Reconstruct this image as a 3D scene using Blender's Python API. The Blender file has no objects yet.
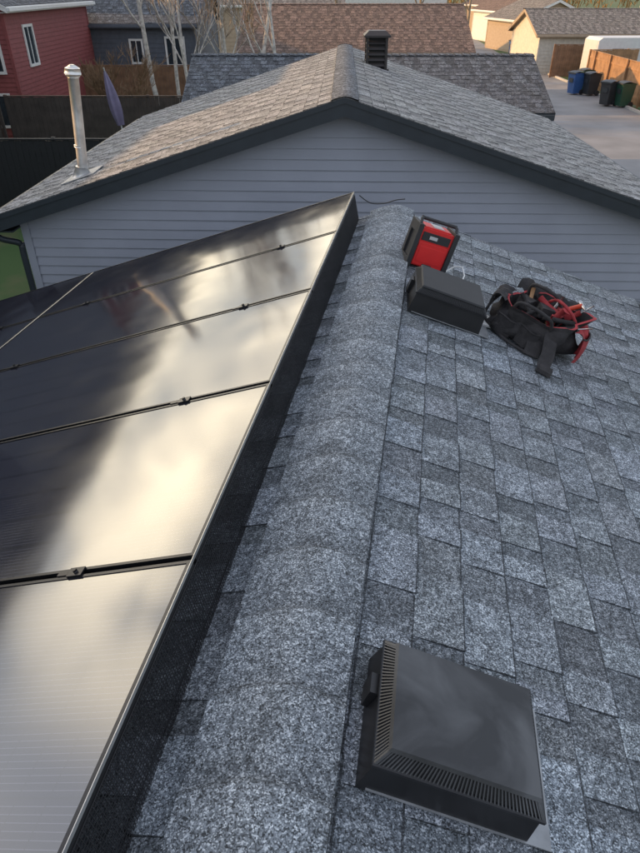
import bpy, math, random
from mathutils import Vector, Matrix, noise
R=math.radians
rnd=random.Random(7)
scene=bpy.context.scene
scene.view_settings.view_transform='Standard'
scene.view_settings.look='None'
scene.view_settings.exposure=0
T=Matrix.Translation
def RZ(a): return Matrix.Rotation(a,4,'Z')
def RY(a): return Matrix.Rotation(a,4,'Y')
def RX(a): return Matrix.Rotation(a,4,'X')

# ------------------------------------------------------------ materials
def new_mat(name):
    m=bpy.data.materials.new(name); m.use_nodes=True
    nt=m.node_tree; b=nt.nodes['Principled BSDF']
    return m,nt,b
def mat(name,col,rough=.6,metal=0.,var=.12,scale=6.,bump=0.,bscale=60.):
    m,nt,b=new_mat(name); N=nt.nodes; L=nt.links
    tc=N.new('ShaderNodeTexCoord')
    nz=N.new('ShaderNodeTexNoise'); nz.inputs['Scale'].default_value=scale; nz.inputs['Detail'].default_value=4
    L.new(tc.outputs['Object'],nz.inputs['Vector'])
    cr=N.new('ShaderNodeValToRGB')
    lo=[max(0,c*(1-var)) for c in col]; hi=[min(1,c*(1+var)) for c in col]
    cr.color_ramp.elements[0].position=.3; cr.color_ramp.elements[1].position=.7
    cr.color_ramp.elements[0].color=(*lo,1); cr.color_ramp.elements[1].color=(*hi,1)
    L.new(nz.outputs['Fac'],cr.inputs['Fac']); L.new(cr.outputs['Color'],b.inputs['Base Color'])
    b.inputs['Roughness'].default_value=rough; b.inputs['Metallic'].default_value=metal
    if bump>0:
        n2=N.new('ShaderNodeTexNoise'); n2.inputs['Scale'].default_value=bscale; n2.inputs['Detail'].default_value=3
        L.new(tc.outputs['Object'],n2.inputs['Vector'])
        bp=N.new('ShaderNodeBump'); bp.inputs['Strength'].default_value=bump; bp.inputs['Distance'].default_value=.01
        L.new(n2.outputs['Fac'],bp.inputs['Height']); L.new(bp.outputs['Normal'],b.inputs['Normal'])
    return m
def shingle_mat(name,dark,mid,light,scale=230.,big=9.,bump=True):
    m,nt,b=new_mat(name); N=nt.nodes; L=nt.links
    tc=N.new('ShaderNodeTexCoord')
    v=N.new('ShaderNodeTexVoronoi'); v.inputs['Scale'].default_value=scale
    L.new(tc.outputs['Object'],v.inputs['Vector'])
    sp=N.new('ShaderNodeSeparateColor'); L.new(v.outputs['Color'],sp.inputs['Color'])
    n1=N.new('ShaderNodeTexNoise'); n1.inputs['Scale'].default_value=scale*.2; n1.inputs['Detail'].default_value=2
    L.new(tc.outputs['Object'],n1.inputs['Vector'])
    ad=N.new('ShaderNodeMath'); ad.operation='MULTIPLY_ADD'; ad.inputs[1].default_value=1.0
    sb=N.new('ShaderNodeMath'); sb.operation='SUBTRACT'; sb.inputs[1].default_value=.5
    L.new(n1.outputs['Fac'],sb.inputs[0]); L.new(sb.outputs[0],ad.inputs[0]); L.new(sp.outputs[0],ad.inputs[2])
    cr=N.new('ShaderNodeValToRGB'); e=cr.color_ramp.elements
    e[0].position=.05; e[0].color=(*dark,1); e[1].position=1.; e[1].color=(*light,1)
    x=e.new(.5); x.color=(*mid,1); x=e.new(.75); x.color=(*[c*1.35 for c in mid],1)
    L.new(ad.outputs[0],cr.inputs['Fac'])
    n2=N.new('ShaderNodeTexNoise'); n2.inputs['Scale'].default_value=big; n2.inputs['Detail'].default_value=3
    L.new(tc.outputs['Object'],n2.inputs['Vector'])
    mr=N.new('ShaderNodeMapRange'); mr.inputs[1].default_value=.3; mr.inputs[2].default_value=.7; mr.inputs[3].default_value=.78; mr.inputs[4].default_value=1.2
    L.new(n2.outputs['Fac'],mr.inputs[0])
    at=N.new('ShaderNodeAttribute'); at.attribute_name='tint'
    m1=N.new('ShaderNodeMix'); m1.data_type='RGBA'; m1.blend_type='MULTIPLY'; m1.inputs[0].default_value=1
    L.new(cr.outputs['Color'],m1.inputs[6]); L.new(at.outputs['Color'],m1.inputs[7])
    m2=N.new('ShaderNodeVectorMath'); m2.operation='SCALE'
    L.new(m1.outputs[2],m2.inputs[0]); L.new(mr.outputs[0],m2.inputs['Scale'])
    L.new(m2.outputs[0],b.inputs['Base Color'])
    b.inputs['Roughness'].default_value=.88
    if bump:
        bp=N.new('ShaderNodeBump'); bp.inputs['Strength'].default_value=.4; bp.inputs['Distance'].default_value=.002
        L.new(sp.outputs[0],bp.inputs['Height']); L.new(bp.outputs['Normal'],b.inputs['Normal'])
    return m

M_sh=shingle_mat('shingle_grey',(.030,.034,.038),(.145,.165,.185),(.47,.51,.545),270.)
M_shn=shingle_mat('shingle_neighbour',(.05,.05,.05),(.205,.205,.20),(.44,.435,.42),140.,5.,False)
M_shd=shingle_mat('shingle_dark',(.02,.022,.028),(.075,.083,.095),(.18,.2,.225),60.,3.,False)
M_shb=shingle_mat('shingle_brown',(.05,.033,.025),(.15,.10,.078),(.28,.2,.16),50.,3.,False)
M_sht=shingle_mat('shingle_taupe',(.05,.045,.04),(.17,.155,.14),(.3,.28,.26),50.,3.,False)
M_fas=mat('fascia_slate',(.022,.029,.036),.45)
M_sid=mat('siding_blue_grey',(.31,.325,.375),.55,var=.05,scale=2.)
M_side=mat('siding_cream',(.55,.50,.42),.6)
M_sidw=mat('siding_white',(.62,.62,.60),.6)
M_sidr=mat('siding_red',(.24,.065,.065),.6)
M_sidl=mat('siding_light_grey',(.36,.38,.38),.6)
M_sidd=mat('siding_dark_grey',(.085,.10,.125),.6)
M_sidt=mat('siding_tan',(.36,.28,.2),.6)
M_white=mat('trim_white',(.72,.72,.70),.5,var=.05)
M_black=mat('black_metal',(.022,.022,.024),.45,var=.3)
M_glass=mat('window_glass',(.03,.04,.05),.05,var=.3)
M_dark=mat('dark_interior',(.012,.012,.012),.8)
M_conc=mat('concrete',(.38,.37,.35),.85,var=.15,scale=1.5,bump=.2)
M_asph=mat('asphalt_alley',(.20,.20,.205),.9,var=.2,scale=.6,bump=.2,bscale=30)
M_fenceb=mat('fence_stain_black',(.010,.011,.012),.7)
M_fence=mat('fence_brown',(.19,.105,.06),.8,var=.3,scale=3)
M_fenced=mat('fence_dark_brown',(.06,.048,.04),.8,var=.3,scale=3)
M_fenceo=mat('fence_cedar',(.32,.18,.09),.8,var=.3,scale=3)

# ------------------------------------------------------------ mesh builder
class MB:
    def __init__(s): s.v=[];s.f=[];s.m=[];s.c=[];s.s=[]
    def poly(s,pts,mat=0,col=(1,1,1),M=None,smooth=False):
        i=len(s.v)
        for p in pts:
            p=Vector(p); s.v.append(M@p if M else p)
        s.f.append(tuple(range(i,i+len(pts)))); s.m.append(mat); s.c.append(col); s.s.append(smooth)
    def hexa(s,p,mat=0,col=(1,1,1),M=None,side=None):
        i=len(s.v)
        for q in p:
            q=Vector(q); s.v.append(M@q if M else q)
        F=[(3,2,1,0),(4,5,6,7),(0,1,5,4),(1,2,6,5),(2,3,7,6),(3,0,4,7)]
        for k,f in enumerate(F):
            s.f.append(tuple(i+j for j in f)); s.m.append(mat)
            s.c.append(side if (side and k!=1) else col); s.s.append(False)
    def box(s,x0,x1,y0,y1,z0,z1,mat=0,M=None,col=(1,1,1)):
        s.hexa([(x0,y0,z0),(x1,y0,z0),(x1,y1,z0),(x0,y1,z0),(x0,y0,z1),(x1,y0,z1),(x1,y1,z1),(x0,y1,z1)],mat,col,M)
    def frust(s,b,t,z0,z1,mat=0,M=None):
        s.hexa([(b[0],b[2],z0),(b[1],b[2],z0),(b[1],b[3],z0),(b[0],b[3],z0),(t[0],t[2],z1),(t[1],t[2],z1),(t[1],t[3],z1),(t[0],t[3],z1)],mat,M=M)
    def tube(s,path,rad,n=8,mat=0,M=None,caps=True,smooth=True):
        path=[Vector(p) for p in path]
        if not hasattr(rad,'__len__'): rad=[rad]*len(path)
        i0=len(s.v); up=None
        for k,p in enumerate(path):
            d=(path[min(k+1,len(path)-1)]-path[max(k-1,0)]).normalized()
            if up is None:
                up=Vector((0,0,1)) if abs(d.z)<.9 else Vector((1,0,0))
            a=d.cross(up).normalized(); b=a.cross(d).normalized(); up=b
            for j in range(n):
                t=2*math.pi*j/n
                q=p+(a*math.cos(t)+b*math.sin(t))*rad[k]
                s.v.append(M@q if M else q)
        for k in range(len(path)-1):
            for j in range(n):
                a=i0+k*n+j; b=i0+k*n+(j+1)%n
                s.f.append((a,b,b+n,a+n)); s.m.append(mat); s.c.append((1,1,1)); s.s.append(smooth)
        if caps:
            s.f.append(tuple(i0+j for j in range(n))); s.m.append(mat); s.c.append((1,1,1)); s.s.append(False)
            e=i0+(len(path)-1)*n
            s.f.append(tuple(e+j for j in reversed(range(n)))); s.m.append(mat); s.c.append((1,1,1)); s.s.append(False)
    def grid(s,rows,mat=0,col=(1,1,1),closed=False,M=None,smooth=True,cols=None):
        i0=len(s.v); n=len(rows[0])
        for r in rows:
            for p in r:
                p=Vector(p); s.v.append(M@p if M else p)
        for k in range(len(rows)-1):
            for j in range(n if closed else n-1):
                a=i0+k*n+j; b=i0+k*n+(j+1)%n
                s.f.append((a,b,b+n,a+n)); s.m.append(mat); s.c.append(cols[k] if cols else col); s.s.append(smooth)
    def build(s,name,mats,M=None,parent=None,bevel=0,seg=2):
        me=bpy.data.meshes.new(name)
        me.from_pydata([tuple(v) for v in s.v],[],s.f)
        for m in mats: me.materials.append(m)
        me.polygons.foreach_set('material_index',s.m)
        me.polygons.foreach_set('use_smooth',s.s)
        at=me.attributes.new('tint','FLOAT_COLOR','FACE')
        at.data.foreach_set('color',[x for c in s.c for x in (c[0],c[1],c[2],1.)])
        me.update()
        o=bpy.data.objects.new(name,me); scene.collection.objects.link(o)
        if parent: o.parent=parent
        if M is not None:
            if parent: o.matrix_local=M
            else: o.matrix_world=M
        if bevel:
            b=o.modifiers.new('bevel','BEVEL'); b.width=bevel; b.segments=seg; b.limit_method='ANGLE'; b.angle_limit=R(40)
        return o
def empty(name,M=None):
    o=bpy.data.objects.new(name,None); scene.collection.objects.link(o)
    if M is not None: o.matrix_world=M
    return o

# ------------------------------------------------------------ roofing
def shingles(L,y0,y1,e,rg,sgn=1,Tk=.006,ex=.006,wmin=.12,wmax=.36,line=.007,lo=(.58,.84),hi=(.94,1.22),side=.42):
    mb=MB()
    n=int(math.ceil(L/e))
    for k in range(n):
        xa=max(k*e-.012,0); xb=min((k+1)*e,L)
        y=y0-rg.random()*.3; tooth=rg.random()<.5
        while y<y1:
            w=rg.uniform(wmin,wmax)*(1. if tooth else .8)
            a=max(y,y0); b=min(y+w,y1)
            if b>a+.004:
                base=rg.uniform(*hi) if tooth else rg.uniform(*lo)
                tint=(base*rg.uniform(.98,1.02),base,base*rg.uniform(.98,1.03))
                zt=Tk+(ex if tooth else 0); j=rg.uniform(-.003,.003)
                tp=.005 if tooth else 0
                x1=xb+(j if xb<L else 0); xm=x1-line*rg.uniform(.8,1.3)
                def put(x0,x1,z0,z1,t,tp0,tp1):
                    P=[(x0,a,-.004),(x1,a,-.004),(x1,b,-.004),(x0,b,-.004),(x0,a+tp0,z0),(x1,a+tp1,z1),(x1,b-tp1,z1),(x0,b-tp0,z0)]
                    if sgn<0:
                        P=[(-p[0],p[1],p[2]) for p in P]; P=[P[1],P[0],P[3],P[2],P[5],P[4],P[7],P[6]]
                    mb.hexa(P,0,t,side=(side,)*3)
                zb=.001+zt*.3
                put(xa,xm,zb,zt,tint,0,tp)
                put(xm,x1,zt,zt-.001,(.27,.27,.28),tp,tp)  # dark strip on the lower edge: the course's shadow line painted into the tint
            y+=w; tooth=not tooth
    return mb
def caps(y0,y1,al,ar,half=.16,e=.24,rg=rnd,th=.012,r=.06,hl=None,lip=.25,vt=(.9,1.08)):
    mb=MB(); y=y0; hl=hl or half
    xs=[-hl,-hl*.75,-hl*.5,-hl*.25,0,half*.25,half*.5,half*.75,half]
    while y<y1:
        t=rg.uniform(*vt); h2=rg.uniform(.975,1.025)
        ph=rg.uniform(-.003,.003)
        def sec(yy,off):
            out=[]
            for x in xs:
                x=x*h2; a=al if x<0 else ar
                z=-math.tan(a)*(math.sqrt(x*x+r*r)-r)
                out.append((x,yy+rg.uniform(-.002,.002)-.02*(x/half)**2,z+off+(.003+ph)*math.cos(x/half*1.5)))
            return out
        ye=min(y+e+.03,y1+.03)
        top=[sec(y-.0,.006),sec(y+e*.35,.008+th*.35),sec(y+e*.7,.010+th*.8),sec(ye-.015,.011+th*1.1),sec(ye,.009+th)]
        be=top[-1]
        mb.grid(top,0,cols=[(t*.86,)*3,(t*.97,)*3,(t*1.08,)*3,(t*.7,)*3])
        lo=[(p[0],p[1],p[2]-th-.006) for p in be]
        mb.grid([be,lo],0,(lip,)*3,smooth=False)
        for s in (0,-1):
            c=[q[s] for q in top]; lo=[(p[0],p[1],p[2]-.03) for p in c]
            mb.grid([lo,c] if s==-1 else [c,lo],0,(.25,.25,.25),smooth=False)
        y+=e
    return mb

def siding_gable(mb,yf,face,ww,zt,m,lap,z0=.15,mi=0,d=.020):
    z=z0; top=zt(0); s=-1 if face<0 else 1
    def ext(z):
        if z<=zt(ww): return ww
        return max(0.,(top-z)/m)
    while z<top-.02:
        z2=min(z+lap,top-.005)
        a,b=ext(z),ext(z2)
        y_=yf+s*(.004+d); yi=yf+s*.004
        P=[(-a,y_,z),(a,y_,z),(b,yi,z2),(-b,yi,z2)]
        if s>0: P=P[::-1]
        mb.poly(P,mi)
        Q=[(-a,yf,z),(a,yf,z),(a,y_,z),(-a,y_,z)]
        mb.poly(Q if s<0 else Q[::-1],mi)
        z=z2
def siding_side(mb,x,face,y0,y1,z1,lap,z0=.15,mi=0,d=.020):
    z=z0; s=face
    while z<z1-.01:
        z2=min(z+lap,z1); xo=x+s*(.004+d); xi=x+s*.004
        P=[(xo,y0,z),(xo,y1,z),(xi,y1,z2),(xi,y0,z2)]
        if s<0: P=P[::-1]
        mb.poly(P,mi)
        Q=[(x,y0,z),(x,y1,z),(xo,y1,z),(xo,y0,z)]
        mb.poly(Q if s>0 else Q[::-1],mi)
        z=z2
def gable(name,M,hw,y0,y1,zr,m,wall,roof,fas,oh=.3,e=.18,lap=.13,capm=None,windows=(),doors=(),rg=rnd,gut=True,wmx=.4,line=.01,**kw):
    root=empty(name,M); al=math.atan(m)
    ww=hw-oh; wy0=y0+oh; wy1=y1-oh
    zt=lambda x: zr-.09-m*abs(x)
    w=MB()
    pr=[(-ww,0),(ww,0),(ww,zt(ww)),(0,zt(0)),(-ww,zt(ww))]
    F=[(p[0],wy0,p[1]) for p in pr]; B=[(p[0],wy1,p[1]) for p in pr]
    w.poly(F); w.poly(B[::-1])
    for i in range(5):
        j=(i+1)%5; w.poly([F[i],B[i],B[j],F[j]])
    siding_gable(w,wy0,-1,ww,zt,m,lap); siding_gable(w,wy1,1,ww,zt,m,lap)
    siding_side(w,ww,1,wy0,wy1,zt(ww),lap); siding_side(w,-ww,-1,wy0,wy1,zt(ww),lap)
    for sx in (-1,1):
        for yy,sy in ((wy0,-1),(wy1,1)):
            xa,xb=sorted((sx*(ww-.07),sx*(ww+.034))); ya,yb=sorted((yy+sy*.026,yy+sy*.036))
            w.box(xa,xb,ya,yb,.1,zt(ww)-.01,0)
            xa,xb=sorted((sx*(ww+.026),sx*(ww+.037))); ya,yb=sorted((yy+sy*.025,yy-sy*.07))
            w.box(xa,xb,ya,yb,.1,zt(ww)-.01,0)
    w.build('walls',[wall],parent=root)
    d=MB()
    for s in (-1,1):
        a=(0,zr-.012); b=(s*hw,zr-.012-m*hw)
        P=[(a[0],y0,a[1]-.06),(b[0],y0,b[1]-.06),(b[0],y1,b[1]-.06),(a[0],y1,a[1]-.06),(a[0],y0,a[1]),(b[0],y0,b[1]),(b[0],y1,b[1]),(a[0],y1,a[1])]
        d.hexa(P)
        za=lambda x,o: zr-m*abs(x)-o
        for yy,sy in ((y0,-1),(y1,1)):
            ya,yb=sorted((yy+sy*.002,yy+sy*.03))
            P=[(0,ya,za(0,.20)),(b[0],ya,za(hw,.20)),(b[0],yb,za(hw,.20)),(0,yb,za(0,.20)),(0,ya,za(0,.014)),(b[0],ya,za(hw,.014)),(b[0],yb,za(hw,.014)),(0,yb,za(0,.014))]
            d.hexa(P)
            yc,yd=sorted((yy+sy*.031,yy+sy*.042))
            P=[(0,yc,za(0,.06)),(b[0],yc,za(hw,.06)),(b[0],yd,za(hw,.06)),(0,yd,za(0,.06)),(0,yc,za(0,.004)),(b[0],yc,za(hw,.004)),(b[0],yd,za(hw,.004)),(0,yd,za(0,.004))]
            d.hexa(P)
        xa,xb=sorted((s*(hw+.002),s*(hw+.02)))
        d.box(xa,xb,y0,y1,b[1]-.19,b[1]-.002)
        if gut:
            xa,xb=sorted((s*(hw+.022),s*(hw+.12)))
            d.box(xa,xb,y0,y1,b[1]-.14,b[1]-.03)
        xa,xb=sorted((s*(ww+.04),s*(hw-.002)))
        d.box(xa,xb,y0+.03,y1-.03,b[1]-.19,b[1]-.17)
    d.build('fascia_and_deck',[fas],parent=root)
    Ls=hw/math.cos(al)+.01
    for s in (1,-1):
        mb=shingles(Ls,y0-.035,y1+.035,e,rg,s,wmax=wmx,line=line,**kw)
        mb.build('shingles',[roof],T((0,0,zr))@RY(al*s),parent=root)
    caps(y0-.04,y1+.04,al,al,.15,.22,rg).build('ridge_caps',[capm or roof],T((0,0,zr)),parent=root)
    for (face,u,z,ww_,hh) in windows:
        wb=MB()
        if face=='f': MM=T((u,wy0-.02,z))
        elif face=='r': MM=T((ww+.02,u,z))@RZ(R(90))
        elif face=='l': MM=T((-ww-.02,u,z))@RZ(R(-90))
        else: MM=T((u,wy1+.02,z))@RZ(R(180))
        a,b=ww_/2,hh/2; t=.09
        wb.box(-a-t,-a,-.05,.0,-b-t,b+t,0); wb.box(a,a+t,-.05,.0,-b-t,b+t,0)
        wb.box(-a,a,-.05,.0,b,b+t,0); wb.box(-a,a,-.06,.0,-b-t,-b,0)
        wb.box(-.02,.02,-.035,.0,-b,b,0)
        wb.box(-a,a,-.012,.01,-b,b,1)
        wb.build('window',[M_white,M_glass],MM,parent=root)
    for (face,u,wd,hd,mt) in doors:
        db=MB()
        if face=='f': MM=T((u,wy0-.02,0))
        elif face=='r': MM=T((ww+.02,u,0))@RZ(R(90))
        else: MM=T((-ww-.02,u,0))@RZ(R(-90))
        for i in range(4):
            z=.02+i*hd/4
            db.box(-wd/2,wd/2,-.02,.01,z,z+hd/4-.02,0)
            for j in range(4):
                xx=-wd/2+wd*(j+.08)/4
                db.box(xx,xx+wd/4*.84,-.028,-.02,z+.08,z+hd/4-.1,0)
        db.box(-wd/2-.12,-wd/2,-.04,.01,0,hd+.12,1); db.box(wd/2,wd/2+.12,-.04,.01,0,hd+.12,1); db.box(-wd/2,wd/2,-.04,.01,hd,hd+.12,1)
        db.build('garage_door',[mt,M_white],MM,parent=root)
    return root

# ------------------------------------------------------------ our garage
YAW=R(9.13)
MG=RZ(-YAW)
CZ=4.9; SX=-.255; RZH=3.26; mR=.33; mL=.34; aR=math.atan(mR); aL=math.atan(mL)
Y0,Y1=-3.3,5.86
LR,LL=4.5,4.75
g=empty('garage',MG)
rg=random.Random(11)
MRs=T((SX,0,RZH))@RY(aR); MLs=T((SX,0,RZH))@RY(-aL)
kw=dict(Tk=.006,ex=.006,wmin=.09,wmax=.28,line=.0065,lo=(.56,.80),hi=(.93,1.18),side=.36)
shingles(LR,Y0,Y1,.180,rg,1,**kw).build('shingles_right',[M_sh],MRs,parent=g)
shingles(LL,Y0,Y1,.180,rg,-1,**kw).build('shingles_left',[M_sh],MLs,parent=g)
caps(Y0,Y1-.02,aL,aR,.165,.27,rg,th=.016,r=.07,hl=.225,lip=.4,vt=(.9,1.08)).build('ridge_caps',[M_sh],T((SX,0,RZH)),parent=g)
d=MB()
xr=SX+LR*math.cos(aR); zr_=RZH-LR*math.sin(aR); xl=SX-LL*math.cos(aL); zl=RZH-LL*math.sin(aL)
for (xe,ze) in ((xr,zr_),(xl,zl)):
    d.hexa([(SX,Y0,RZH-.10),(xe,Y0,ze-.10),(xe,Y1-.01,ze-.10),(SX,Y1-.01,RZH-.10),(SX,Y0,RZH-.01),(xe,Y0,ze-.01),(xe,Y1-.01,ze-.01),(SX,Y1-.01,RZH-.01)])
    d.hexa([(SX,Y1-.008,RZH-.22),(xe,Y1-.008,ze-.22),(xe,Y1+.02,ze-.22),(SX,Y1+.02,RZH-.22),(SX,Y1-.008,RZH-.012),(xe,Y1-.008,ze-.012),(xe,Y1+.02,ze-.012),(SX,Y1+.02,RZH-.012)])
d.build('deck_and_fascia',[M_fas],parent=g)
w=MB()
pr=[(xl+.35,0),(xr-.35,0),(xr-.35,zr_+.0),(SX,RZH-.14),(xl+.35,zl+.0)]
F=[(p[0],Y0+.3,p[1]) for p in pr]; B=[(p[0],Y1-.3,p[1]) for p in pr]
w.poly(F); w.poly(B[::-1])
for i in range(5):
    j=(i+1)%5; w.poly([F[i],B[i],B[j],F[j]])
w.build('walls',[M_sid],parent=g)

# ------------------------------------------------------------ solar panels
def panel_mat():
    m,nt,b=new_mat('solar_glass'); N=nt.nodes; L=nt.links
    tc=N.new('ShaderNodeTexCoord'); se=N.new('ShaderNodeSeparateXYZ'); L.new(tc.outputs['Object'],se.inputs[0])
    def line(src,period,width):
        a=N.new('ShaderNodeMath'); a.operation='DIVIDE'; a.inputs[1].default_value=period; L.new(src,a.inputs[0])
        f=N.new('ShaderNodeMath'); f.operation='FRACT'; L.new(a.outputs[0],f.inputs[0])
        c=N.new('ShaderNodeMath'); c.operation='LESS_THAN'; c.inputs[1].default_value=width/period; L.new(f.outputs[0],c.inputs[0])
        return c.outputs[0]
    bus=line(se.outputs['Y'],.0178,.0020)
    gx=line(se.outputs['X'],.0915,.003); gy=line(se.outputs['Y'],.1779,.004)
    mx=N.new('ShaderNodeMath'); mx.operation='MAXIMUM'; L.new(gx,mx.inputs[0]); L.new(gy,mx.inputs[1])
    c1=N.new('ShaderNodeMix'); c1.data_type='RGBA'; c1.inputs[6].default_value=(.010,.010,.018,1); c1.inputs[7].default_value=(.07,.07,.09,1)
    L.new(bus,c1.inputs[0])
    c2=N.new('ShaderNodeMix'); c2.data_type='RGBA'; c2.inputs[7].default_value=(.004,.004,.006,1)
    L.new(c1.outputs[2],c2.inputs[6]); L.new(mx.outputs[0],c2.inputs[0])
    L.new(c2.outputs[2],b.inputs['Base Color'])
    nz=N.new('ShaderNodeTexNoise'); nz.inputs['Scale'].default_value=3.; nz.inputs['Detail'].default_value=4
    L.new(tc.outputs['Object'],nz.inputs['Vector'])
    mr=N.new('ShaderNodeMapRange'); mr.inputs[3].default_value=.05; mr.inputs[4].default_value=.15; L.new(nz.outputs['Fac'],mr.inputs[0]); L.new(mr.outputs[0],b.inputs['Roughness'])
    n2=N.new('ShaderNodeTexNoise'); n2.inputs['Scale'].default_value=1.6; n2.inputs['Detail'].default_value=1; L.new(tc.outputs['Object'],n2.inputs['Vector'])
    bp=N.new('ShaderNodeBump'); bp.inputs['Strength'].default_value=.22; bp.inputs['Distance'].default_value=.02
    L.new(n2.outputs['Fac'],bp.inputs['Height']); L.new(bp.outputs['Normal'],b.inputs['Normal'])
    b.inputs['IOR'].default_value=2.35
    return m
M_pv=panel_mat()
M_pvf=mat('panel_frame_black',(.03,.03,.032),.25,metal=.6)
M_alu=mat('panel_edge_aluminium',(.5,.5,.5),.35,metal=.9)
MP=MG@T((-.63,0,3.40))@RY(-aL)
ROW=1.11; YF=5.79
cols=[(0.,-2.76),(-2.785,-4.12)]
for ci,(xa,xb) in enumerate(cols):
    for k in range(8):
        yb=YF-k*ROW; ya=yb-ROW+.022
        W=xa-xb; H=yb-ya
        p=MB(); f=.012; th=.036
        p.box(f,W-f,f,H-f,-.008,-.003,0)
        p.box(0,W,0,f,-th,0,1); p.box(0,W,H-f,H,-th,0,1); p.box(0,f,f,H-f,-th,0,1); p.box(W-f,W,f,H-f,-th,0,1)
        p.box(f,W-f,f,H-f,-.012,-.009,1)
        for cx in ((W-.45,W-2.25) if ci==0 else (W-.4,)):
            p.box(cx-.03,cx+.03,-.030,.009,.001,.007,1); p.tube([(cx,-.011,.006),(cx,-.011,.017)],.008,6,1)
            p.box(cx-.02,cx+.02,-.0205,-.0015,-.05,.001,1)
            p.box(cx-.075,cx-.035,-.020,-.004,-.02,.004,1)
        p.build('solar_panel',[M_pv,M_pvf],MP@T((xb,ya,0)))
rb=MB()
for xx in (-.45,-2.25,-3.3):
    rb.box(xx-.02,xx+.02,-3.0,YF-.05,-.085,-.040,0)
    for k in range(8):
        yy=YF-.5-k*1.1
        rb.box(xx-.015,xx+.015,yy,yy+.05,-.25,-.085,0)
rb.build('mounting_rail',[M_pvf],MP)
ed=MB(); ed.box(-2.782,-2.763,-3.0,YF-.01,-.02,-.002,0)
ed.box(.0015,.0035,-3.0,YF-.005,-.009,.0015,0)
ed.build('panel_trim_strip',[M_alu],MP)
# critter-guard mesh
gm=MB()
va=Vector((-.620,0,3.375)); vb=Vector((-.575,0,3.150))
yy=-3.0
while yy<YF:
    a=va; b=vb
    gm.hexa([(b.x-.001,yy,b.z),(b.x+.001,yy,b.z),(b.x+.001,yy+.0018,b.z),(b.x-.001,yy+.0018,b.z),(a.x-.001,yy,a.z),(a.x+.001,yy,a.z),(a.x+.001,yy+.0018,a.z),(a.x-.001,yy+.0018,a.z)])
    yy+=.0125
for i in range(20):
    t=i/19; q=vb.lerp(va,t)
    gm.box(q.x-.0003,q.x+.0016,-3.0,YF,q.z-.0009,q.z+.0009)
gm.build('wire_mesh_guard',[M_black],MG)
fl=MB(); fl.hexa([(-.66,-3,3.338),(-.632,-3,3.335),(-.632,YF,3.335),(-.66,YF,3.338),(-.66,-3,3.352),(-.632,-3,3.35),(-.632,YF,3.35),(-.66,YF,3.352)])
fl.build('mesh_clip_strip',[M_black],MG)

# ------------------------------------------------------------ roof vents
def vent_mat(name,hi,r0,r1):
    m,nt,b=new_mat(name); N=nt.nodes; L=nt.links
    tc=N.new('ShaderNodeTexCoord'); nz=N.new('ShaderNodeTexNoise'); nz.inputs['Scale'].default_value=4; nz.inputs['Detail'].default_value=7; nz.inputs['Distortion'].default_value=1.2
    L.new(tc.outputs['Object'],nz.inputs['Vector'])
    cr=N.new('ShaderNodeValToRGB'); cr.color_ramp.elements[0].position=.42; cr.color_ramp.elements[1].position=.72
    cr.color_ramp.elements[0].color=(.018,.019,.021,1); cr.color_ramp.elements[1].color=(hi,hi*1.05,hi*1.12,1)
    L.new(nz.outputs['Fac'],cr.inputs[0]); L.new(cr.outputs[0],b.inputs['Base Color'])
    mr=N.new('ShaderNodeMapRange'); mr.inputs[3].default_value=r0; mr.inputs[4].default_value=r1; L.new(nz.outputs['Fac'],mr.inputs[0]); L.new(mr.outputs[0],b.inputs['Roughness'])
    return m
M_vent=vent_mat('vent_black_plastic',.075,.3,.55); M_vent2=vent_mat('vent_matte_black',.03,.6,.8)
M_galv=mat('galvanised_flashing',(.30,.31,.32),.5,metal=.5,var=.25,scale=12)
M_ventk=mat('vent_black_body',(.012,.012,.013),.35,var=.3)
MR=MG@MRs; MLw=MG@MLs
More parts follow.
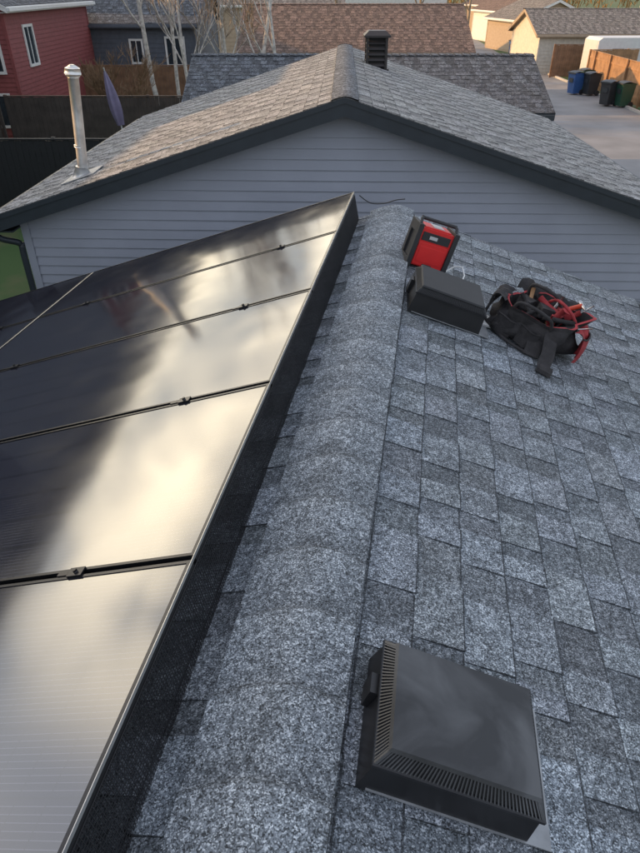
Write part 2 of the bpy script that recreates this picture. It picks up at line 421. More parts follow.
def roof_vent(x,y,w=.5,dp=.40,yaw=0.,H=.158,vm=None):
    o=MB()
    h1=H-.044; h2=H-.010
    o.frust((-.006,w+.006,-.008,dp+.006),(.006,w-.006,.004,dp-.006),0.0,h1-.01,3)
    o.box(-.002,w+.002,-.004,dp+.002,h1-.01,h1,3)
    ct,cb=.034,.004
    o.frust((cb+.004,w-cb-.004,cb+.004,dp-cb-.004),(ct,w-ct,ct,dp-ct),h1,h2,2)
    o.frust((ct-.010,w-ct+.010,ct-.010,dp-ct+.010),(ct-.004,w-ct+.004,ct-.004,dp-ct+.004),h2,H,0)
    n=int(w/.0105)
    for i in range(n+1):
        u=i/n; xb=cb+(w-2*cb)*u; xt=ct+(w-2*ct)*u
        for s in (0,1):
            yb=cb if s==0 else dp-cb; yt=ct if s==0 else dp-ct; q=-.003 if s==0 else .003
            P=[(xb-.002,yb+q,h1),(xb+.002,yb+q,h1),(xb+.002,yb-q*2,h1),(xb-.002,yb-q*2,h1),(xt-.002,yt+q,h2),(xt+.002,yt+q,h2),(xt+.002,yt-q*2,h2),(xt-.002,yt-q*2,h2)]
            o.hexa(P,0)
    n=int(dp/.0105)
    for i in range(n+1):
        u=i/n; yb=cb+(dp-2*cb)*u; yt=ct+(dp-2*ct)*u
        for s in (0,1):
            xb=cb if s==0 else w-cb; xt=ct if s==0 else w-ct; q=-.003 if s==0 else .003
            P=[(xb+q,yb-.002,h1),(xb-q*2,yb-.002,h1),(xb-q*2,yb+.002,h1),(xb+q,yb+.002,h1),(xt+q,yt-.002,h2),(xt-q*2,yt-.002,h2),(xt-q*2,yt+.002,h2),(xt+q,yt+.002,h2)]
            o.hexa(P,0)
    o.box(-.022,.002,dp*.55,dp*.72,.02,h1-.02,3)
    o.box(.02,w+.075,-.012,dp+.02,.004,.008,1)
    return o.build('roof_vent',[vm or M_vent,M_galv,M_dark,M_ventk],MR@T((x,y,.012))@RZ(yaw))
roof_vent(.225,.845,.465,.37,R(0))
roof_vent(.215,3.80,.475,.40,R(3),.18,M_vent2)

# ------------------------------------------------------------ tool case
M_red=mat('red_plastic',(.62,.02,.02),.4,var=.1)
M_blk=mat('black_rubber',(.022,.022,.024),.6)
M_lg=mat('pale_grey_plastic',(.5,.5,.5),.5)
tb=MB()
w_,d_,h_=.25,.20,.29
tb.box(-w_/2,w_/2,0,d_,.02,h_,0)
for sx in (-1,1):
    x0,x1=sorted((sx*(w_/2-.004),sx*(w_/2+.03)))
    tb.box(x0,x1,-.022,.028,0,h_+.02,1); tb.box(x0,x1,d_-.028,d_+.022,0,h_+.02,1)
    tb.box(x0,x1,.028,d_-.028,0,.06,1); tb.box(x0,x1,.028,d_-.028,h_-.05,h_+.02,1)
    tb.box(*sorted((sx*(w_/2-.002),sx*(w_/2+.012))),.028,d_-.028,.06,h_-.05,1)
    tb.tube([(sx*(w_/2+.012),.03,h_+.015),(sx*(w_/2+.012),.05,h_+.045),(sx*(w_/2+.0),.07,h_+.055)],.012,8,1)
tb.box(-w_/2+.012,w_/2-.012,-.010,0,.03,.19,0)
tb.box(-w_/2+.03,w_/2-.03,-.013,-.009,.055,.165,0)
tb.box(-w_/2+.02,w_/2-.02,-.006,0,.205,.265,1)
tb.box(-.05,.01,-.008,-.005,.222,.246,2)
tb.box(-.035,.035,-.018,-.009,.03,.045,1)
tb.tube([(-w_/2-.01,.07,h_+.053),(w_/2+.01,.07,h_+.053)],.013,10,1)
tb.box(-.10,.10,.015,d_-.015,h_,h_+.010,0); tb.box(-.03,.05,.04,d_-.05,h_+.010,h_+.016,2)
tb.build('tool_case',[M_red,M_blk,M_lg],MR@T((.30,4.58,.012))@RZ(R(12))@RX(R(-8)),bevel=.008,seg=3)
cb=MB()
cb.tube([(0,0,.012),(.05,.03,.06),(.10,.02,.08),(.13,-.05,.05),(.12,-.12,.014),(.16,-.17,.012)],.006,6,0)
cb.build('white_cable',[M_white],MR@T((.47,4.70,.01)))

# ------------------------------------------------------------ tool bag
M_fab=mat('black_canvas',(.026,.024,.025),.85,bump=.5,bscale=120,var=.4,scale=18)
M_fabr=mat('red_canvas',(.30,.025,.03),.75,bump=.4,bscale=120,var=.3,scale=14)
M_or=mat('orange_red_handle',(.55,.06,.025),.45)
M_steel=mat('tool_steel',(.45,.45,.46),.3,metal=.9)
M_tan=mat('tan_leather',(.35,.2,.1),.6)
bag=MB(); rb_=random.Random(5)
a_,b_=.265,.175
def ring(z,sa,sb,seed,amp):
    out=[]
    for j in range(56):
        t=2*math.pi*j/56
        c,s=math.cos(t),math.sin(t)
        x=a_*sa*math.copysign(abs(c)**.65,c); y=b_*sb*math.copysign(abs(s)**.65,s)
        nn=noise.noise(Vector((x*7+seed,y*7,z*9)))*amp+noise.noise(Vector((x*19,y*19+seed,z*16)))*amp*.5
        fold=.008*math.sin(t*7+z*22)
        k=1+(nn+fold)/.2
        sl=(z/.25)
        out.append((x*k+.035*sl,y*k-.02*sl,z+nn*.8*sl+ (.045*math.cos(t-.6)*sl)))
    return out
lv=[(0,.86,.86),(.012,.97,.97),(.03,1.03,1.04),(.05,1.07,1.09),(.08,1.10,1.12),(.11,1.07,1.10),(.14,1.03,1.04),(.17,.97,.98),(.20,.93,.93),(.235,.95,.98)]
rows=[ring(z,sa,sb,0,.05) for z,sa,sb in lv]
bag.grid(rows[:9],0,closed=True); bag.grid(rows[8:],0,closed=True)
inner=[[(p[0]*.93,p[1]*.93,p[2]-.004) for p in rows[-1]],[(p[0]*.85,p[1]*.85,p[2]-.10) for p in rows[-1]]]
bag.grid([rows[-1],inner[0]],1,closed=True); bag.grid(inner,0,closed=True)
bag.poly(inner[1],0); bag.poly(rows[0][::-1],0)
for i,(px,pw) in enumerate(((-.15,.13),(.02,.14))):
    rr=[]
    for k in range(6):
        z=.015+.024*k; row=[]
        for j in range(9):
            u=j/8; x=px-pw/2+pw*u
            yb=-b_*1.17*(1-.25*(abs(x)/a_)**4); row.append((x,yb-.022*math.sin(math.pi*u)-.004*math.sin(k*1.4+i),z+.008*math.sin(u*5+i)))
        rr.append(row)
    bag.grid(rr,0); bag.tube([(p[0],p[1]-.001,p[2]) for p in rr[-1]],.004,6,0)
rr=[]
for k in range(6):
    z=.03+.034*k; row=[]
    for j in range(9):
        u=j/8-.5; row.append((a_*1.22+.03*math.cos(u*3)-.02*(k-2)**2*.1+.02,u*.22-.01,z+.008*math.sin(u*9)))
    rr.append(row)
bag.grid(rr,1); bag.tube(rr[-1],.006,6,0)
def band(path,wd,mat,th=.004):
    wv=Vector(wd); path=[Vector(p) for p in path]
    rows=[[p-wv*.5,p,p+wv*.5] for p in path]
    bag.grid(rows,mat)
    bag.grid([[q-Vector((0,0,th)) for q in r][::-1] for r in rows],mat)
def smoothpath(P,n=6):
    P=[Vector(p) for p in P]; out=[]
    for i in range(len(P)-1):
        p0=P[max(i-1,0)];p1=P[i];p2=P[i+1];p3=P[min(i+2,len(P)-1)]
        for k in range(n):
            t=k/n
            out.append(.5*((2*p1)+(-p0+p2)*t+(2*p0-5*p1+4*p2-p3)*t*t+(-p0+3*p1-3*p2+p3)*t**3))
    out.append(P[-1]); return out
bag.tube(smoothpath([(-.15,-.16,.19),(-.12,-.20,.26),(0,-.22,.27),(.1,-.2,.24),(.13,-.17,.16)]),.011,8,0)
bag.tube(smoothpath([(-.13,.14,.2),(-.13,.10,.30),(-.05,.05,.33),(.06,.05,.31),(.13,.12,.2)]),.012,8,0)
bag.tube(smoothpath([(.0,.12,.22),(.06,.02,.31),(.18,-.03,.29),(.27,.0,.2)]),.010,8,1)
bag.tube(smoothpath([(-.27,0,.2),(-.31,-.03,.1),(-.28,-.12,.03),(-.1,-.24,.015),(.06,-.27,.014)]),.010,8,0)
bp_=smoothpath([(.13,-.15,.19),(.16,-.21,.13),(.19,-.26,.06),(.20,-.32,.02),(.22,-.39,.014)])
band(bp_,(.085,.02,0),0); band([q+Vector((-.10,.03,-.01)) for q in bp_[:18]],(.10,.02,0),0)
bag.frust((.17,.27,-.42,-.31),(.18,.26,-.41,-.32),.002,.022,0)
def tool(p,d,l,r,mh,head=None):
    p=Vector(p); d=Vector(d).normalized()
    bag.tube([p,p+d*l*.35,p+d*l*.6,p+d*l],[r,r*1.15,r*.9,r*1.1],8,mh)
    if head=='hammer':
        q=p+d*l; s=d.cross(Vector((0,0,1))).normalized()
        bag.tube([q-s*.05,q-s*.02,q+s*.03,q+s*.065],[.016,.012,.011,.004],8,3)
    if head=='drv':
        bag.tube([p+d*l,p+d*(l+.09)],.004,6,3)
tool((.02,.03,.17),(.7,.35,.55),.26,.015,2,'hammer')
tool((.08,-.03,.17),(.3,-.1,.7),.14,.019,1)
tool((.14,.05,.17),(.5,.2,.7),.15,.018,1,'drv')
tool((-.04,-.04,.17),(-.6,.1,.45),.15,.015,0)
tool((-.08,.06,.17),(-.2,.25,.6),.13,.014,4)
tool((.17,-.05,.17),(.7,-.2,.5),.12,.018,0,'drv')
tool((.06,.09,.17),(.1,.4,.8),.15,.012,3)
tool((.14,.0,.22),(-.9,.3,.2),.2,.020,1)
tool((.04,-.08,.2),(.9,.25,.2),.2,.016,0)
bag.box(-.02,.07,-.06,.03,.18,.25,0,M=RZ(.5)); bag.box(.10,.19,.0,.07,.19,.26,1,M=RZ(.2)); bag.box(-.16,-.07,-.05,.05,.17,.23,0,M=RZ(-.3))
for i in range(20):
    an=rb_.uniform(0,6.28); rr_=rb_.uniform(.02,.16); x=.04+rr_*math.cos(an)*1.2; y=rr_*math.sin(an)*.7
    tool((x,y,.15),(rb_.uniform(-.6,.8),rb_.uniform(-.4,.4),.7),rb_.uniform(.05,.12),rb_.uniform(.006,.015),rb_.choice([0,0,1,0,3,4,0,1]))
fl_=[]
for k in range(8):
    u=k/7; fl_.append([(-.22+.44*j/13, .14+.09*u+.012*math.sin(j*1.3), .225+.07*math.sin(u*2.6)+.012*math.sin(j*1.9+k)) for j in range(14)])
bag.grid(fl_,0)
fl_=[]
for k in range(8):
    u=k/7; fl_.append([(-.22-.09*math.sin(u*1.9)+.012*math.sin(j*1.1), -.13+.28*j/13, .20+.10*u-.16*u*u+.012*math.sin(j*1.7+k*.6)) for j in range(14)])
bag.grid(fl_,0)
fl_=[]
for k in range(8):
    u=k/7; fl_.append([(.26+.08*math.sin(u*1.9)+.012*math.sin(j*1.1), -.12+.26*j/13, .22+.06*u-.2*u*u+.012*math.sin(j*1.7+k*.6)) for j in range(14)])
bag.grid(fl_,1)
bag.build('tool_bag',[M_fab,M_fabr,M_or,M_steel,M_tan],MR@T((1.05,4.08,.012))@RZ(R(-20)))
pp=MB(); pp.box(0,.12,0,.16,0,.012,0); pp.box(.0,.12,.0,.16,.013,.016,1)
pp.build('notepad',[M_lg,M_white],MR@T((.70,3.98,.014))@RZ(R(12)),bevel=.003)
vp=MB(); vp.tube([(0,0,0),(0,0,.14)],.045,12,0); vp.tube([(0,0,.13),(0,0,.17)],[.06,.05],12,0)
vp.build('vent_pipe',[M_black],MG@T((2.02,5.72,RZH-mR*(2.02-SX)+.0)))
wi=MB(); wi.tube(smoothpath([(-.58,5.80,3.37),(-.48,5.8,3.31),(-.36,5.84,3.30),(-.26,5.83,3.335),(-.18,5.86,3.34)]),.005,6,0)
wi.build('loose_wire',[M_black],MG)

# ------------------------------------------------------------ neighbouring garage
MN=T((.28,8.0,0))@RZ(R(-1.84))
ng=gable('neighbour_garage',MN,4.45,0.,7.5,3.87,.31,M_sid,M_shn,M_fas,oh=.28,e=.165,lap=.125,capm=M_shd,rg=random.Random(3),line=.008)
ds=MB()
xe=-4.45-.07; ze=3.87-.31*4.45
ds.tube(smoothpath([(xe,.10,ze-.12),(xe,.10,ze-.22),(xe+.08,.14,ze-.32),(-4.17-.085,.24,ze-.42),(-4.17-.085,.24,ze-.6),(-4.17-.085,.24,.15)],5),.042,10,0)
ds.build('downspout',[M_fas],parent=ng)
px,py=-3.17,8.95; pz=3.87-.31*abs(px-.28)
M_pipe=mat('galvanised_flue',(.64,.63,.60),.36,metal=.6,var=.2,scale=9)
bv=MB()
bv.tube([(0,0,-.05),(.02,0,.04),(.09,0,.75),(.13,0,1.18)],.066,20,0)
bv.tube([(-.01,0,-.06),(.012,0,.12)],[.14,.076],20,0)
bv.tube([(.04,0,.36),(.042,0,.385)],.071,20,0)
bv.tube([(.13,0,1.16),(.132,0,1.19)],[.068,.095],20,0); bv.tube([(.132,0,1.20),(.138,0,1.26)],[.10,.09],20,0); bv.tube([(.138,0,1.26),(.14,0,1.30)],[.09,.03],20,0)
bv.build('flue_pipe',[M_pipe],T((px,py,pz)))
bf=MB(); bf.box(-.24,.24,-.24,.24,-.005,.006,0)
bf.build('flue_flashing',[M_galv],T((px,py,pz+.012))@RY(-math.atan(.31)))
cv=MB(); s=.17
cv.box(-s-.05,s+.05,-s-.05,s+.05,-.14,-.04,0); cv.box(-s+.03,s-.03,-s+.03,s-.03,-.1,.5,1)
for i in range(5):
    z=.0+.085*i; cv.frust((-s-.012,s+.012,-s-.012,s+.012),(-s+.03,s-.03,-s+.03,s-.03),z,z+.055,0)
for sx in (-1,1):
    for sy in (-1,1):
        cv.box(sx*s-.02,sx*s+.02,sy*s-.02,sy*s+.02,-.1,.45,0)
cv.box(-s-.06,s+.06,-s-.06,s+.06,.44,.47,0); cv.frust((-s-.06,s+.06,-s-.06,s+.06),(-s+.02,s-.02,-s+.02,s-.02),.47,.54,0)
M_bv=mat('vent_dark_brown',(.025,.021,.02),.5)
cv.build('louvred_roof_vent',[M_bv,M_dark],T((1.0,13.2,3.87-.31*.72+.06)))

# ------------------------------------------------------------ other buildings
rg2=random.Random(21)
gable('garage',T((1.2,20.8,0))@RZ(R(90)),2.85,-4.75,4.75,3.30,.38,M_sidl,M_shd,M_fas,e=.2,rg=rg2)
gable('brown_roof_garage',T((1.6,37.2,0))@RZ(R(90)),4.3,-5.3,5.3,4.15,.40,M_side,M_shb,M_sidt,e=.25,rg=rg2)
gable('cream_garage',T((18.3,51.8,0))@RZ(R(90)),3.8,-4.4,4.4,3.6,.34,M_side,M_sht,M_sidt,e=.3,lap=.2,rg=rg2,doors=(('l',-1.0,2.6,2.1,M_white),))
gable('dark_grey_house',T((-9.3,40.6,0))@RZ(R(90)),4.4,-3.5,3.5,5.35,.45,M_sidd,M_shd,M_sidd,e=.25,lap=.2,rg=rg2,windows=(('l',2.5,2.3,.9,.9),('l',-2.2,2.2,.8,1.1),('l',-.3,2.2,.5,.9)))
gable('red_house',T((-17.2,31.5,0)),6.4,-5.2,5.,7.5,.5,M_sidr,M_shd,M_white,e=.25,lap=.15,rg=rg2,windows=(('f',5.35,3.0,.7,1.4),('f',4.0,3.0,.9,1.4),('f',5.2,1.0,.8,1.0),('r',-3.,3.,.8,1.2)))
gable('light_grey_house',T((-18.5,43,0)),5.3,-5,5,8.,.5,M_sidl,M_shd,M_white,e=.3,lap=.15,rg=rg2,windows=(('f',4.3,2.6,.6,1.),))
gable('unseen_grey_house',T((-17.3,-1.6,0)),6.2,-9,9.0,9.2,.4,M_sidd,M_shd,M_fas,e=.3,lap=.2,rg=rg2,windows=(('b',-3,2,1.5,1.4),('b',3,2,1.5,1.4)))  # unseen house, placed and sized to keep sun off our roof and panels
gable('unseen_charcoal_house',T((-17.3,18.6,0)),6.2,-5.0,5.2,8.6,.4,M_sidd,M_shd,M_fas,e=.3,lap=.2,rg=rg2,windows=(('f',-3,4.3,1.2,1.3),('f',3,4.3,1.4,1.3)))  # unseen house, set to shade the neighbour's far roof and darken panel reflections
gable('unseen_tan_house',T((-31,13,0)),5.,-9,9,11.5,.6,M_sidt,M_shd,M_white,e=.4,lap=.3,rg=rg2,windows=(('r',-4,4.5,1.2,1.3),('r',3,4.5,1.4,1.3)))  # unseen house added to shade the lower part of the neighbour's left slope
gable('tan_garage',T((19.5,68,0))@RZ(R(10)),3.6,-3.6,3.6,3.9,.4,M_sidt,M_sht,M_white,e=.4,lap=.3,rg=rg2,doors=(('f',0,4.4,2.1,M_white),))
gable('white_garage',T((20.5,80,0))@RZ(R(10)),3.6,-3.6,3.6,4.2,.4,M_sidw,M_shb,M_white,e=.4,lap=.3,rg=rg2,doors=(('f',0,4.4,2.1,M_sidt),))
gable('brown_garage',T((22,93,0))@RZ(R(10)),3.8,-3.6,3.6,4.5,.4,M_sidt,M_shb,M_white,e=.4,lap=.3,rg=rg2,doors=(('f',0,4.4,2.1,M_white),))
gable('white_house',T((9,100,0))@RZ(R(90)),5,-7,7,6.,.4,M_sidw,M_sht,M_white,e=.4,lap=.3,rg=rg2)
gable('unseen_tan_house',T((-6,66,0))@RZ(R(90)),5,-8,8,5.6,.4,M_sidt,M_sht,M_white,e=.4,lap=.3,rg=rg2)
gable('cream_house',T((33,62,0)),5,-6,6,6.2,.4,M_side,M_sht,M_white,e=.4,lap=.3,rg=rg2,windows=(('f',-2,3,1.2,1.2),('f',2,3,1.2,1.2)))

# ------------------------------------------------------------ fences
def fence(name,p0,p1,h,m,bw=.14,rg=rnd):
    p0=Vector((*p0,0)); p1=Vector((*p1,0)); L=(p1-p0).length; ang=math.atan2(p1.y-p0.y,p1.x-p0.x)
    mb=MB(); x=0
    while x<L:
        hh=h+rg.uniform(-.01,.01); mb.box(x,min(x+bw-.008,L),-.01,.01,.05,hh); x+=bw
    x=0
    while x<=L+.01:
        mb.box(x-.045,x+.045,.035,.125,0,h+.06); x+=2.4
    mb.box(0,L,.011,.034,.3,.39); mb.box(0,L,.011,.034,h-.35,h-.26)
    mb.box(0,L,-.03,.05,h+.012,h+.045)
    return mb.build(name,[m],T(p0)@RZ(ang))
fence('black_fence',(-11,16),(-4.55,16),1.93,M_fenceb)
fence('wooden_fence',(-10.6,24),(-4.6,24),1.8,M_fenced)
fence('wooden_fence',(-11,24.1),(-11,16.1),1.6,M_fenced)
fence('brown_fence',(-13.5,34),(-5.0,34),1.8,M_fence)
fence('cedar_fence',(15.3,29.5),(15.6,42.5),1.8,M_fenceo)
fence('cedar_fence',(14.75,46.6),(18,46.6),1.8,M_fence)
fence('cedar_fence',(15.6,42.6),(18.6,43.2),1.8,M_fenceo)
M_tr=mat('trailer_white',(.60,.60,.59),.35,var=.06)
tr=MB()
prof=[(-2.1,.55),(2.1,.55),(2.35,.8),(2.35,1.9),(2.1,2.35),(-1.9,2.35),(-2.1,2.2)]
for i in range(len(prof)):
    j=(i+1)%len(prof); a,b=prof[i],prof[j]
    tr.poly([(a[0],-1,a[1]),(b[0],-1,b[1]),(b[0],1,b[1]),(a[0],1,a[1])],0)
tr.poly([(p[0],-1,p[1]) for p in prof][::-1],0); tr.poly([(p[0],1,p[1]) for p in prof],0)
for sy in (-1,1):
    tr.tube([(-.45,sy*.95,.33),(-.45,sy*1.08,.33)],.33,18,1); tr.tube([(.35,sy*.95,.33),(.35,sy*1.08,.33)],.33,18,1)
    tr.box(-.9,.8,*sorted((sy*1.0,sy*1.12)),.68,.74,0)
    tr.box(-1.7,1.8,*sorted((sy*1.002,sy*1.012)),.95,1.05,1)
    tr.box(.9,1.5,*sorted((sy*1.002,sy*1.02)),.7,2.1,0); tr.box(-1.2,-.5,*sorted((sy*1.002,sy*1.02)),1.4,1.8,2)
tr.box(2.2,3.3,-.06,.06,.5,.6,1); tr.tube([(3.1,0,.0),(3.1,0,.62)],.04,8,1)
tr.build('cargo_trailer',[M_tr,M_blk,M_glass],T((18.4,44.9,0))@RZ(R(4)),bevel=.03)

# ------------------------------------------------------------ bins
def bin_(x,y,col,yaw=0.):
    o=MB()
    o.frust((-.23,.23,-.25,.27),(-.29,.29,-.33,.34),.07,1.0,0)
    o.box(-.31,.31,-.35,.36,1.0,1.04,0)
    rows=[[(-.32+.64*i/4,-.38+.76*j/6,1.05+.07*math.sin(math.pi*j/6)+.02*math.sin(math.pi*i/4)) for i in range(5)] for j in range(7)]
    o.grid(rows,1)
    o.box(-.32,.32,-.385,-.355,1.0,1.06,1)
    o.tube([(-.2,.40,1.0),(.2,.40,1.0)],.018,8,0)
    for sx in (-1,1): o.tube([(sx*.24,.27,.13),(sx*.30,.27,.13)],.13,16,2)
    o.box(-.15,.15,-.335,-.32,.6,.8,1)
    return o.build('wheelie_bin',[col,M_binl,M_blk],T((x,y,.006))@RZ(yaw))
M_binl=mat('bin_lid',(.03,.035,.04),.5)
M_bblue=mat('bin_blue',(.03,.09,.25),.5); M_bgrn=mat('bin_green',(.02,.07,.045),.5); M_bblk=mat('bin_black',(.03,.032,.035),.5)
bin_(13.75,38.9,M_bblue,R(-70)); bin_(14.45,38.5,M_bblk,R(-75)); bin_(14.05,34.9,M_bblk,R(-60)); bin_(14.65,34.5,M_bgrn,R(-80)); bin_(14.7,40.2,M_bgrn,R(-80))
bin_(16.4,63.,M_bblue,R(-80)); bin_(17.1,63.1,M_bblue,R(-80))

# ------------------------------------------------------------ patio umbrella
M_purp=mat('umbrella_purple',(.19,.165,.25),.8)
um=MB(); rows=[]
for k in range(12):
    u=k/11; z=2.9-1.45*u; rr=.02+.11*math.sin(min(1,u*1.15)*math.pi*.62)
    if u>.8: rr*=1-.5*(u-.8)/.2*.6
    rows.append([(rr*(1+.5*math.cos(j*math.pi/3+u))*math.cos(j*2*math.pi/24),rr*(1+.5*math.cos(j*math.pi/3+u))*math.sin(j*2*math.pi/24),z) for j in range(24)])
um.grid(rows[::-1],0,closed=True)
um.tube([(0,0,0),(0,0,2.98)],.022,8,1); um.tube([(0,0,0),(0,0,.07)],.25,16,1)
um.build('patio_umbrella',[M_purp,M_white],T((-5.75,21,0))@RY(R(-9)))

# ------------------------------------------------------------ trees
M_birch=mat('birch_bark',(.48,.45,.41),.8,var=.4,scale=8)
M_bark=mat('bare_bark',(.24,.19,.14),.85,var=.3)
M_goldlit=mat('twig_sunlit_gold',(.36,.21,.075),.85,var=.3,scale=.4)  # sunset light on the far trees put into the twig colour
M_tw=mat('twig_brown',(.22,.14,.08),.85,var=.3)
def grow(mb,p,d,l,r,depth,rg,mt,tmat,rm=.006):
    n=4; path=[p.copy()]; rad=[r]; q=p.copy(); dd=d.copy()
    for i in range(n):
        dd=(dd+Vector((rg.uniform(-.12,.12),rg.uniform(-.12,.12),rg.uniform(-.02,.12)))).normalized()
        q=q+dd*l/n; path.append(q.copy()); rad.append(r*(1-.5*(i+1)/n))
    mb.tube(path,rad,5 if depth>1 else 3,mt if depth>0 else tmat,caps=False)
    if depth<=0: return
    kids=rg.randint(5,7) if depth>1 else rg.randint(6,9)
    for i in range(kids):
        t=rg.uniform(.25,1.); k=min(int(t*n),n-1); b=path[k].lerp(path[k+1],t*n-k)
        an=rg.uniform(0,6.28); sp=rg.uniform(.35,.8)
        nd=(dd+Vector((math.cos(an),math.sin(an),.15))*sp).normalized()
        grow(mb,b,nd,l*rg.uniform(.4,.62),max(r*.42*(1.1-t*.4),rm),depth-1,rg,mt,tmat,rm)
def tree(name,x,y,h,r,mt,tm,seed,depth=3,stems=1,rm=.009):
    rg=random.Random(seed); mb=MB()
    for s in range(stems):
        grow(mb,Vector((rg.uniform(-.1,.1)*(stems>1),rg.uniform(-.1,.1)*(stems>1),0)),Vector((rg.uniform(-.12,.12)*stems,rg.uniform(-.1,.1),1)).normalized(),h*.7,r,depth,rg,0,1,rm)
    return mb.build(name,[mt,tm],T((x,y,0)))
tree('birch_tree',-7.1,31.5,8.5,.13,M_birch,M_bark,4,rm=.012)
tree('birch_tree',-6.3,32.,8,.10,M_birch,M_bark,14,rm=.012)
tree('birch_tree',-5.3,30.,8.,.09,M_birch,M_bark,24,rm=.012)
tree('birch_tree',-2.6,29.3,8.5,.11,M_birch,M_bark,5,rm=.012)
tree('birch_tree',-1.6,29.8,8.,.09,M_birch,M_bark,6,rm=.012)
tree('birch_tree',-3.9,31,8.,.09,M_birch,M_bark,16,rm=.012)
tree('birch_tree',-4.6,46,9,.10,M_birch,M_bark,8)
tree('bare_shrub',-7.4,27.2,2.6,.04,M_tw,M_tw,9,3,6,.008)
tree('bare_tree',7.5,58,9,.14,M_bark,M_tw,10,3,1,.014)
tree('bare_tree',1.5,57,9,.14,M_bark,M_tw,13,3,1,.014)
tree('bare_tree',12,61,8,.14,M_bark,M_tw,12,3,1,.014)
tl=MB(); rg=random.Random(33)
for i in range(70):
    bx=rg.uniform(-60,95); by=rg.uniform(118,150)
    mb2=MB(); grow(mb2,Vector((bx,by,0)),Vector((rg.uniform(-.1,.1),0,1)).normalized(),rg.uniform(6,9),.16,2,rg,0,1)
    off=len(tl.v); tl.v+=mb2.v; tl.f+=[tuple(a+off for a in f) for f in mb2.f]; tl.m+=mb2.m; tl.c+=mb2.c; tl.s+=mb2.s
    for k in range(260):
        th=rg.uniform(0,6.28); zz=rg.uniform(.12,1.0); rr=rg.uniform(.3,3.2)*math.sin(math.pi*min(.95,zz*.8+.1))
        c=Vector((bx+rr*math.cos(th),by+rr*math.sin(th),zz*10)); L_=rg.uniform(.4,1.2)
        d1=Vector((rg.uniform(-.5,.5),rg.uniform(-.5,.5),rg.uniform(.3,1))).normalized()*L_; s1=Vector((rg.uniform(-1,1),rg.uniform(-1,1),0)).normalized()*.05
        tl.poly([c-s1,c+s1,c+d1+s1*2,c+d1-s1*2],1)
tl.build('tree_line',[M_goldlit,M_goldlit])

# ------------------------------------------------------------ ground
def ground_mat():
    m,nt,b=new_mat('lawn_and_soil'); N=nt.nodes; L=nt.links
    tc=N.new('ShaderNodeTexCoord'); nz=N.new('ShaderNodeTexNoise'); nz.inputs['Scale'].default_value=.35; nz.inputs['Detail'].default_value=10
    L.new(tc.outputs['Object'],nz.inputs['Vector'])
    cr=N.new('ShaderNodeValToRGB'); e=cr.color_ramp.elements; e[0].position=.5; e[0].color=(.045,.09,.022,1); e[1].position=.7; e[1].color=(.14,.11,.06,1)
    L.new(nz.outputs['Fac'],cr.inputs[0]); L.new(cr.outputs[0],b.inputs['Base Color']); b.inputs['Roughness'].default_value=.95
    return m
gd=MB(); gd.poly([(-700,-700,0),(700,-700,0),(700,700,0),(-700,700,0)]); gd.build('ground',[ground_mat()])
al_=MB()
Lf=[(7.0,-20),(8.2,10),(9.0,30),(9.2,44),(11.5,60),(14,110)]; Rt=[(12.2,-20),(13.4,10),(14.6,30),(15.0,42),(15.2,60),(19.5,110)]
for i in range(5):
    al_.poly([(*Lf[i],.004),(*Rt[i],.004),(*Rt[i+1],.004),(*Lf[i+1],.004)])
al_.build('alley_road',[M_asph])
dw=MB(); dw.box(4.9,8.3,8.2,15.3,.0,.012); dw.box(6.4,9.0,16.5,25,.0,.012); dw.box(7.2,9.2,32,43,0,.012); dw.box(15.05,17.,52,62,0,.012)
dw.build('concrete_driveway',[M_conc])
kb=MB()
for i in range(1,4):
    a=Vector((*Rt[i],0)); b=Vector((*Rt[i+1],0)); L_=(b-a).length; an=math.atan2(b.y-a.y,b.x-a.x)
    kb.box(0,L_,-.12,0,.0,.11,0,M=T(a)@RZ(an))
kb.build('kerb',[M_conc])

# ------------------------------------------------------------ world + sun
SAZ,SEL=R(-85),R(17)
W=bpy.data.worlds.new('World'); scene.world=W; W.use_nodes=True
nt=W.node_tree; N=nt.nodes; L=nt.links; N.clear()
out=N.new('ShaderNodeOutputWorld'); sky=N.new('ShaderNodeTexSky'); sky.sky_type='NISHITA'; sky.sun_disc=False
sky.sun_elevation=SEL; sky.sun_rotation=SAZ%(2*math.pi); sky.air_density=1.2; sky.dust_density=1.5
b1=N.new('ShaderNodeBackground'); b1.inputs['Strength'].default_value=.09; L.new(sky.outputs[0],b1.inputs[0])
tc=N.new('ShaderNodeTexCoord')
mp=N.new('ShaderNodeMapping'); mp.inputs['Scale'].default_value=(1.,1.,2.6); L.new(tc.outputs['Generated'],mp.inputs[0])
nz=N.new('ShaderNodeTexNoise'); nz.inputs['Scale'].default_value=3.2; nz.inputs['Detail'].default_value=6; nz.inputs['Roughness'].default_value=.55; nz.inputs['Distortion'].default_value=.4
L.new(mp.outputs[0],nz.inputs['Vector'])
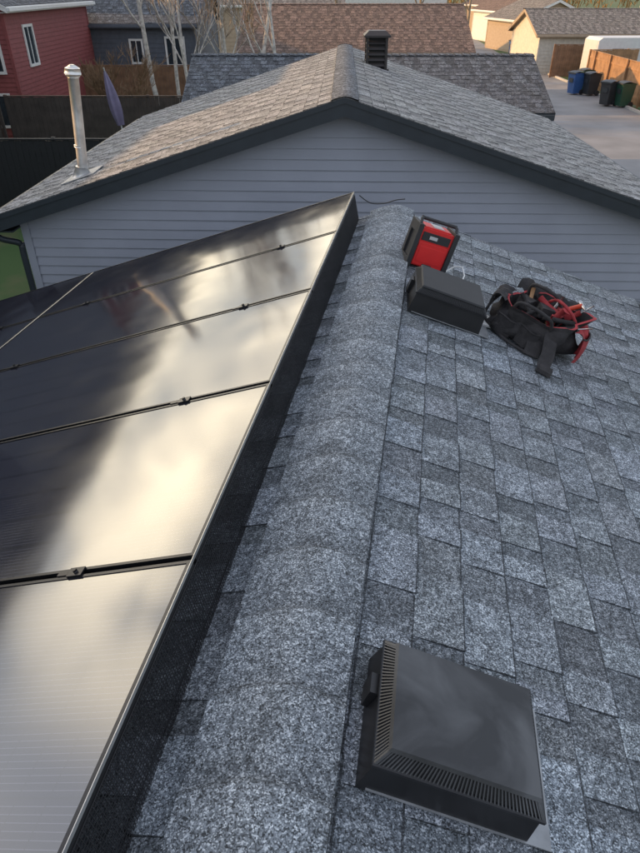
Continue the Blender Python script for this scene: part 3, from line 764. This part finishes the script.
cm=N.new('ShaderNodeMapRange'); cm.interpolation_type='SMOOTHSTEP'; cm.inputs[1].default_value=.36; cm.inputs[2].default_value=.60; L.new(nz.outputs['Fac'],cm.inputs[0])
dp=N.new('ShaderNodeVectorMath'); dp.operation='DOT_PRODUCT'; dp.inputs[1].default_value=Vector((-.40,.84,.36)).normalized(); L.new(tc.outputs['Generated'],dp.inputs[0])
lb=N.new('ShaderNodeMapRange'); lb.interpolation_type='SMOOTHSTEP'; lb.inputs[1].default_value=.86; lb.inputs[2].default_value=.995; L.new(dp.outputs['Value'],lb.inputs[0])
cc=N.new('ShaderNodeMix'); cc.data_type='RGBA'; cc.inputs[6].default_value=(.78,.80,.90,1); cc.inputs[7].default_value=(5.6,4.7,3.3,1); L.new(lb.outputs[0],cc.inputs[0])
cs=N.new('ShaderNodeMix'); cs.data_type='RGBA'; cs.inputs[6].default_value=(.52,.56,.66,1); L.new(cm.outputs[0],cs.inputs[0]); L.new(cc.outputs[2],cs.inputs[7])
b2=N.new('ShaderNodeBackground'); b2.inputs['Strength'].default_value=1.; L.new(cs.outputs[2],b2.inputs[0])
ad=N.new('ShaderNodeAddShader'); L.new(b1.outputs[0],ad.inputs[0]); L.new(b2.outputs[0],ad.inputs[1]); L.new(ad.outputs[0],out.inputs[0])
sd=bpy.data.lights.new('sun','SUN'); sd.energy=5; sd.angle=R(.5); sd.color=(1.,.58,.24)
so=bpy.data.objects.new('sun',sd); scene.collection.objects.link(so)
S=Vector((math.sin(SAZ)*math.cos(SEL),math.cos(SAZ)*math.cos(SEL),math.sin(SEL)))
so.rotation_euler=(-S).to_track_quat('-Z','Y').to_euler(); so.location=S*60

# ------------------------------------------------------------ camera
cd=bpy.data.cameras.new('camera'); co=bpy.data.objects.new('camera',cd); scene.collection.objects.link(co)
cd.sensor_fit='VERTICAL'; cd.sensor_height=36; cd.lens=36*641/853; cd.clip_end=2000; cd.clip_start=.05
co.location=(0,0,CZ); co.rotation_euler=(R(90-34.56),0,0)
scene.camera=co
